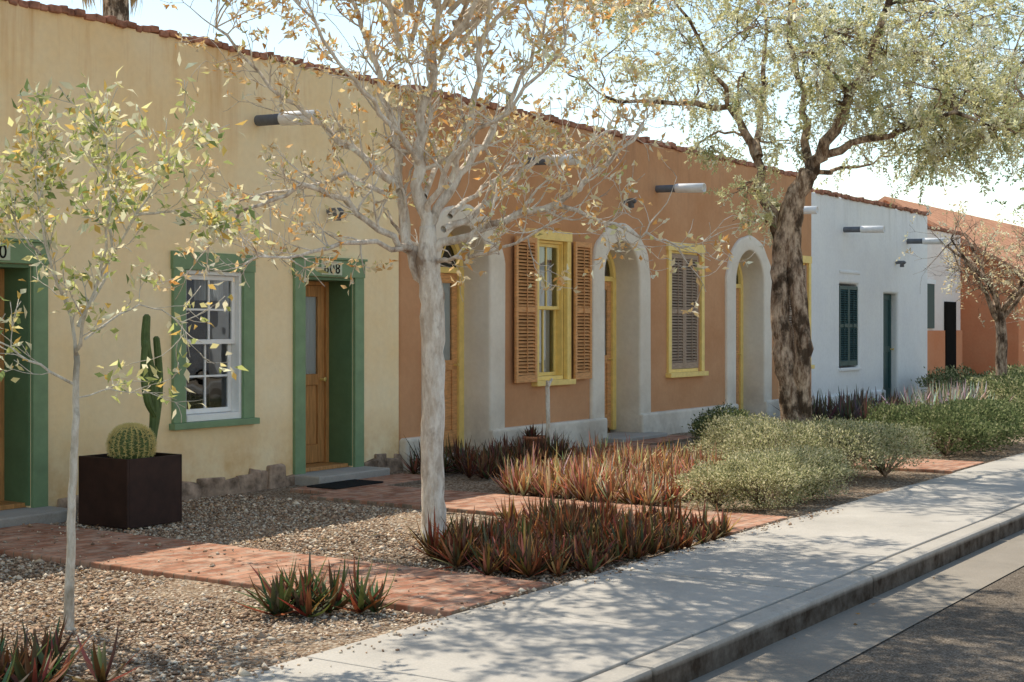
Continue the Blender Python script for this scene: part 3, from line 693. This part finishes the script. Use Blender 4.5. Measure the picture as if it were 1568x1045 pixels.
def bed(name,poly,dens,L,cols,n=13,w=.012,seed=1,up=(.45,1.45)):
    random.seed(seed); B=Blades(); xs=[p[0] for p in poly]; ys=[p[1] for p in poly]
    A=(max(xs)-min(xs))*(max(ys)-min(ys))
    def ins(x,y):
        c=False; j=len(poly)-1
        for i in range(len(poly)):
            if (poly[i][1]>y)!=(poly[j][1]>y) and x<(poly[j][0]-poly[i][0])*(y-poly[i][1])/(poly[j][1]-poly[i][1])+poly[i][0]: c=not c
            j=i
        return c
    for _ in range(int(A*dens)):
        x=random.uniform(min(xs),max(xs)); y=random.uniform(min(ys),max(ys))
        if ins(x+random.gauss(0,.06),y+random.gauss(0,.06)): 
            hf=.85+.3*math.sin(x*3.1+y*2)*math.cos(y*4-x)
            B.rosette(x,y,0,n,L*hf*random.uniform(.6,1.2),w,cols,up)
    return B.obj(name)
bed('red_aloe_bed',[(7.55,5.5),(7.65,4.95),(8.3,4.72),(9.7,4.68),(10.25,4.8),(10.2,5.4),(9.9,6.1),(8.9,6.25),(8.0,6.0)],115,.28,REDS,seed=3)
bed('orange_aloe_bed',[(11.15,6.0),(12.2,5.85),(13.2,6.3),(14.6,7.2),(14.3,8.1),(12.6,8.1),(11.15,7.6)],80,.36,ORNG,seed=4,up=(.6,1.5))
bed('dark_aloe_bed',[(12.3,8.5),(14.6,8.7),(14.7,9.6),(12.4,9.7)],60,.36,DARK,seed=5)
random.seed(11)
B=Blades()
for k in range(15): B.rosette(6.12+random.uniform(-.24,.18),5.42+random.uniform(-.34,.28),0,14,.28,.015,[(.10,.13,.05),(.13,.15,.06),(.28,.10,.045),(.18,.075,.04)])
B.obj('aloe_plant')
B=Blades()
for k in range(18): B.rosette(4.06+random.uniform(-.38,.3),5.42+random.uniform(-.35,.3),0,14,.27,.016,[(.10,.12,.05),(.17,.11,.05),(.24,.09,.045),(.12,.07,.04)])
B.obj('aloe_plant')
B=Blades()
for k in range(60): B.rosette(random.uniform(21.3,23.9),random.uniform(7.2,9.0),0,14,.55,.022,[(.14,.10,.08),(.18,.12,.09),(.12,.13,.08)],(.5,1.45))
B.obj('agave_plants')
B=Blades()
for k in range(46): B.rosette(random.uniform(22.0,24.4),random.uniform(6.6,7.5),0,14,.66,.024,[(.60,.53,.40),(.68,.62,.48),(.34,.30,.22),(.2,.2,.13)],(.7,1.45))
B.obj('agave_plants')
# ------------------------------------------------------------------ shrubs
def shrub(name,blobs,n,ll,lw,cols,w,flat=False,seed=1):
    random.seed(seed); E=empty(name); Pp=[];D=[]; m=MB(); tot=sum(b[3]*b[4]*b[5] for b in blobs)
    for (x,y,z,rx,ry,rz) in blobs:
        k=int(n*rx*ry*rz/tot); u=rng.normal(size=(k,3)); u/=np.linalg.norm(u,axis=1)[:,None]; u[:,2]=np.abs(u[:,2])*np.where(rng.random(k)<.8,1,-.6)
        lump=1+.13*np.sin(u[:,0]*7+x*3)*np.cos(u[:,1]*6+y)+.10*np.sin(u[:,2]*9+x)
        pw=.75 if flat else 1.0
        uu=np.sign(u)*np.abs(u)**pw
        rad=(rng.random(k)**.28)*lump*np.where(rng.random(k)<.06,1.15,1)
        p=uu*rad[:,None]*np.array([rx,ry,rz])+np.array([x,y,z]); Pp.append(p); D.append(u+rng.normal(0,.6,(k,3))+np.array([0,0,.5]))
        for _ in range(26):
            o=Vector((random.gauss(0,1)*rx,random.gauss(0,1)*ry,abs(random.gauss(0,1))*rz)); o=o.normalized()*min(rx,ry,rz)*1.0
            m.tube([(x,y,.0),(x+o.x*.5,y+o.y*.5,z*.5+o.z*.5),(x+o.x*1.1,y+o.y*1.1,max(z+o.z*.8,.05))],[.012,.008,.004],4)
    Pp=np.concatenate(Pp); D=np.concatenate(D); kp=Pp[:,2]>.0; Pp=Pp[kp]; D=D[kp]; n=len(Pp)
    leaves('foliage',Pp,D,rng.uniform(*ll,n),rng.uniform(*lw,n),palette(n,cols,w,.25),M_leaf,E); m.obj('stems',M_barkd,E,True)
SG=[(.58,.55,.31),(.38,.38,.19),(.76,.70,.46),(.20,.22,.10)]; SW=[4,3,3,1.8]
DG=[(.15,.19,.08),(.24,.27,.12),(.09,.12,.05),(.38,.38,.2)]
shrub('sage_shrub',[(11.75,5.2,.2,.5,.4,.26),(12.35,5.2,.2,.5,.38,.24),(12.8,5.15,.18,.35,.35,.25),(11.5,5.5,.17,.35,.3,.22)],30000,(.018,.035),(.004,.008),SG,SW,True,2)
shrub('sage_shrub',[(13.7,5.9,.28,.6,.6,.33),(14.4,5.5,.28,.7,.65,.35),(15.0,5.2,.26,.5,.5,.33),(14.3,6.5,.28,.7,.5,.37),(15.1,6.0,.28,.5,.5,.32)],40000,(.02,.04),(.004,.009),SG,SW,False,3)
shrub('green_shrub',[(17.8,5.4,.25,.7,.6,.33),(18.8,5.3,.25,.8,.6,.36),(19.9,5.5,.25,.8,.7,.34),(18.6,6.2,.22,.8,.6,.33)],30000,(.025,.05),(.008,.014),DG,[3,3,2,1],False,4)
shrub('green_hedge',[(26.5,6.3,.3,1.3,.9,.38),(28.6,7.2,.3,1.3,1.0,.40),(30.5,7.6,.3,1.3,1.0,.42),(29.0,5.8,.3,1.3,.7,.35),(32.5,7.4,.3,1.5,1,.42),(24.6,5.6,.28,.9,.6,.34),(30.2,9.0,.3,1.0,.6,.4)],34000,(.04,.07),(.012,.02),DG+[(.52,.5,.28)],[3,3,2,1,3],True,5)
shrub('green_shrub',[(16.9,7.9,.2,.5,.5,.3),(17.8,8.4,.2,.5,.4,.28)],9000,(.025,.045),(.006,.012),DG,[3,2,2,1],False,6)
# ------------------------------------------------------------------ planter with cacti
E=empty('cactus_planter'); x0,x1,y0,y1=7.74,8.32,8.8,9.38
m=MB(); t_=.02; m.box(x0,x0+t_,y0,y1,0,.55); m.box(x1-t_,x1,y0,y1,0,.55); m.box(x0+t_,x1-t_,y0,y0+t_,0,.549); m.box(x0+t_,x1-t_,y1-t_,y1,0,.549); m.box(x0+t_,x1-t_,y0+t_,y1-t_,0,.48)
m.obj('steel_box',M_rust,E,bev=.004)
mesh_obj('soil',[(x0+.02,y0+.02,.50),(x1-.02,y0+.02,.50),(x1-.02,y1-.02,.50),(x0+.02,y1-.02,.50)],[(0,1,2,3)],M_gravel,E)
M_cact=simple('cactus_skin',(.10,.15,.05),.6,.25,12,.1); M_spine=simple('cactus_spines',(.72,.60,.26),.9,.1,9,0)
def barrel(cx,cy,cz,r,h):
    ribs=22; n=ribs*4; m=18; v=[];f=[]
    sp=MB()
    for i in range(m+1):
        a=math.pi*i/m; rr=math.sin(a)**.75; zz=-math.cos(a)
        for k in range(n):
            b_=2*math.pi*k/n; w=1+.09*math.cos(b_*ribs)*rr
            v.append((cx+r*rr*w*math.cos(b_),cy+r*rr*w*math.sin(b_),cz+h*zz))
    for i in range(m):
        for k in range(n): f.append((i*n+k,i*n+(k+1)%n,(i+1)*n+(k+1)%n,(i+1)*n+k))
    mesh_obj('barrel_cactus',v,f,M_cact,E,True)
    for k in range(ribs):
        b_=2*math.pi*k/ribs
        for i in range(12,2*m):
            a=math.pi*(i+.5*(k%2))/(2*m); rr=math.sin(a)**.75*1.08; p=Vector((cx+r*rr*math.cos(b_),cy+r*rr*math.sin(b_),cz-h*math.cos(a)))
            o=(p-Vector((cx,cy,cz))).normalized()
            for _ in range(6):
                d=(o*.7+rv()*.6).normalized(); sp.tube([p,p+d*.03],[.0018,.0008],3)
    sp.obj('barrel_spines',M_spine,E)
barrel(7.96,9.0,.64,.165,.155)
def column(pts,r,ribs=7):
    t=Tree((0,0),1); P,R=t.smooth([Vector(p) for p in pts],[r*.85]+[r]*(len(pts)-2)+[r*.8],6); n=ribs*4; v=[];f=[]
    P.append(P[-1]+Vector((0,0,r*.6))); R.append(r*.35)
    for i,p in enumerate(P):
        for k in range(n):
            b_=2*math.pi*k/n; w=R[i]*(1+.17*math.cos(b_*ribs)); v.append((p.x+w*math.cos(b_),p.y+w*math.sin(b_),p.z))
    for i in range(len(P)-1):
        for k in range(n): f.append((i*n+k,i*n+(k+1)%n,(i+1)*n+(k+1)%n,(i+1)*n+k))
    f.append(tuple((len(P)-1)*n+k for k in range(n)))
    mesh_obj('column_cactus',v,f,M_cact,E,True)
column([(8.22,9.1,.45),(8.29,9.1,.8),(8.27,9.1,1.15),(8.20,9.1,1.45),(8.21,9.1,1.68)],.034)
column([(8.27,9.16,.5),(8.36,9.16,.8),(8.40,9.16,1.15),(8.37,9.16,1.50)],.030)
column([(8.26,9.05,.85),(8.16,9.03,.98),(8.12,9.03,1.22),(8.13,9.03,1.47)],.028)
m=MB(); m.box(10.62,11.35,9.12,9.5,.021,.036); m.obj('doormat',M_doormat,bev=.004)
E=empty('potted_plant'); v=[];f=[];n=20
for (rr,zz) in ((.10,0),(.145,.2),(.155,.2),(.155,.235),(.14,.235),(.13,.18),(.0,.18)):
    for k in range(n): a=2*math.pi*k/n; v.append((15.05+rr*math.cos(a),9.68+rr*math.sin(a),zz))
for i in range(6):
    for k in range(n): f.append((i*n+k,i*n+(k+1)%n,(i+1)*n+(k+1)%n,(i+1)*n+k))
mesh_obj('pot',v,f,M_terrapot,E,True); B=Blades(); 
for k in range(4): B.rosette(15.05+random.uniform(-.05,.05),9.68+random.uniform(-.05,.05),.18,10,.2,.02,DARK)
B.obj('succulent',E)
E=empty('pruned_sapling'); m=MB(); m.tube([(14.9,9.4,-.05),(14.91,9.4,.4),(14.89,9.4,.85),(14.92,9.4,.92)],[.03,.026,.028,.03],8); m.tube([(14.9,9.4,.86),(14.8,9.35,.93)],[.02,.014],6); m.tube([(14.9,9.4,.87),(15.03,9.42,.95)],[.02,.014],6); m.obj('stem',M_barkw,E,True)
# palm behind cream house
E=empty('palm_tree'); m=MB(); bx,by=16.6,19.2; m.tube([(bx,by,0),(bx+.1,by,4),(bx,by,8.8)],[.3,.25,.2],12); m.obj('trunk',M_barkd,E,True)
B=Blades(); random.seed(5)
for k in range(46):
    az=k*2.4; el=random.uniform(-1.3,1.2); p=Vector((bx,by,8.8)); d=Vector((math.cos(az)*math.cos(el),math.sin(az)*math.cos(el),math.sin(el)))
    q=p+d*1.0
    for j in range(22):
        a=az+(j-11)*.1; B.blade(q,a,el+random.uniform(-.15,.15),random.uniform(.7,1.0),.02,-.9,(.4,.4,.16) if el>-.2 else (.6,.45,.25))
B.obj('fronds',E)
E=empty('cypress_tree'); rz=rng.random(9000); a=rng.uniform(0,6.28,9000); rr=.34*np.sqrt(rng.random(9000))*(1-rz*.8)
Pp=np.stack([29.6+rr*np.cos(a),19.8+rr*np.sin(a),1+rz*6.3],1); leaves('foliage',Pp,np.stack([rr*np.cos(a),rr*np.sin(a),np.full(9000,.5)],1),.12,.02,palette(9000,[(.14,.19,.08),(.22,.25,.12)],[1,1]),M_leaf,E)
m=MB(); m.tube([(29.6,19.8,0),(29.6,19.8,6)],[.12,.02],8); m.obj('trunk',M_barkd,E,True)
# fallen leaves, mostly on the gravel
n=700; Pp=np.stack([rng.uniform(3,16,n),rng.uniform(4.72,9.5,n),np.full(n,.016)],1)
n2=30; Pq=np.stack([rng.uniform(3,16,n2),rng.uniform(2.9,3.18,n2),np.full(n2,-.135)],1); Pp=np.concatenate([Pp,Pq]); n+=n2
leaves('fallen_leaves',Pp,np.stack([rng.normal(size=n),rng.normal(size=n),np.full(n,.05)],1),rng.uniform(.02,.04,n),rng.uniform(.004,.008,n),palette(n,[(.45,.25,.1),(.6,.45,.22),(.3,.18,.09)],[1,1,1]),M_leaf)
# ------------------------------------------------------------------ light, sky, camera
el=math.radians(61); hx,hy=-.24,-.97; k=math.hypot(hx,hy); hx/=k; hy/=k
D=Vector((hx*math.cos(el),hy*math.cos(el),-math.sin(el)))
sl=bpy.data.lights.new('sun','SUN'); sl.energy=5.0; sl.angle=math.radians(.5); sl.color=(1,.93,.80)
so=bpy.data.objects.new('sun',sl); so.rotation_euler=D.to_track_quat('-Z','Y').to_euler(); so.location=(0,0,30); link(so)
w=bpy.data.worlds.new('World'); sc.world=w; w.use_nodes=True; nt=w.node_tree; bg=nt.nodes['Background']
sky=nt.nodes.new('ShaderNodeTexSky'); sky.sky_type='NISHITA'; sky.sun_disc=False; sky.sun_elevation=el; sky.sun_rotation=math.atan2(-hx,-hy); sky.dust_density=.25; sky.air_density=1.0; sky.ozone_density=1.2
tint=mix(nt,1.0,sky.outputs[0],(1.0,.93,.78),'MULTIPLY')
nt.links.new(tint,bg.inputs[0]); bg.inputs[1].default_value=.27
cam=bpy.data.cameras.new('camera'); cam.sensor_width=36; cam.lens=2200/1568*36; cam.shift_y=-22.5/1568; cam.clip_end=4000; cam.clip_start=.1
co=bpy.data.objects.new('camera',cam); link(co); co.location=(0,0,1.6); co.rotation_euler=(math.pi/2,0,math.atan2(.5545,.8322)-math.pi/2); sc.camera=co
sc.view_settings.view_transform='Standard'; sc.view_settings.look='None'; sc.view_settings.exposure=0
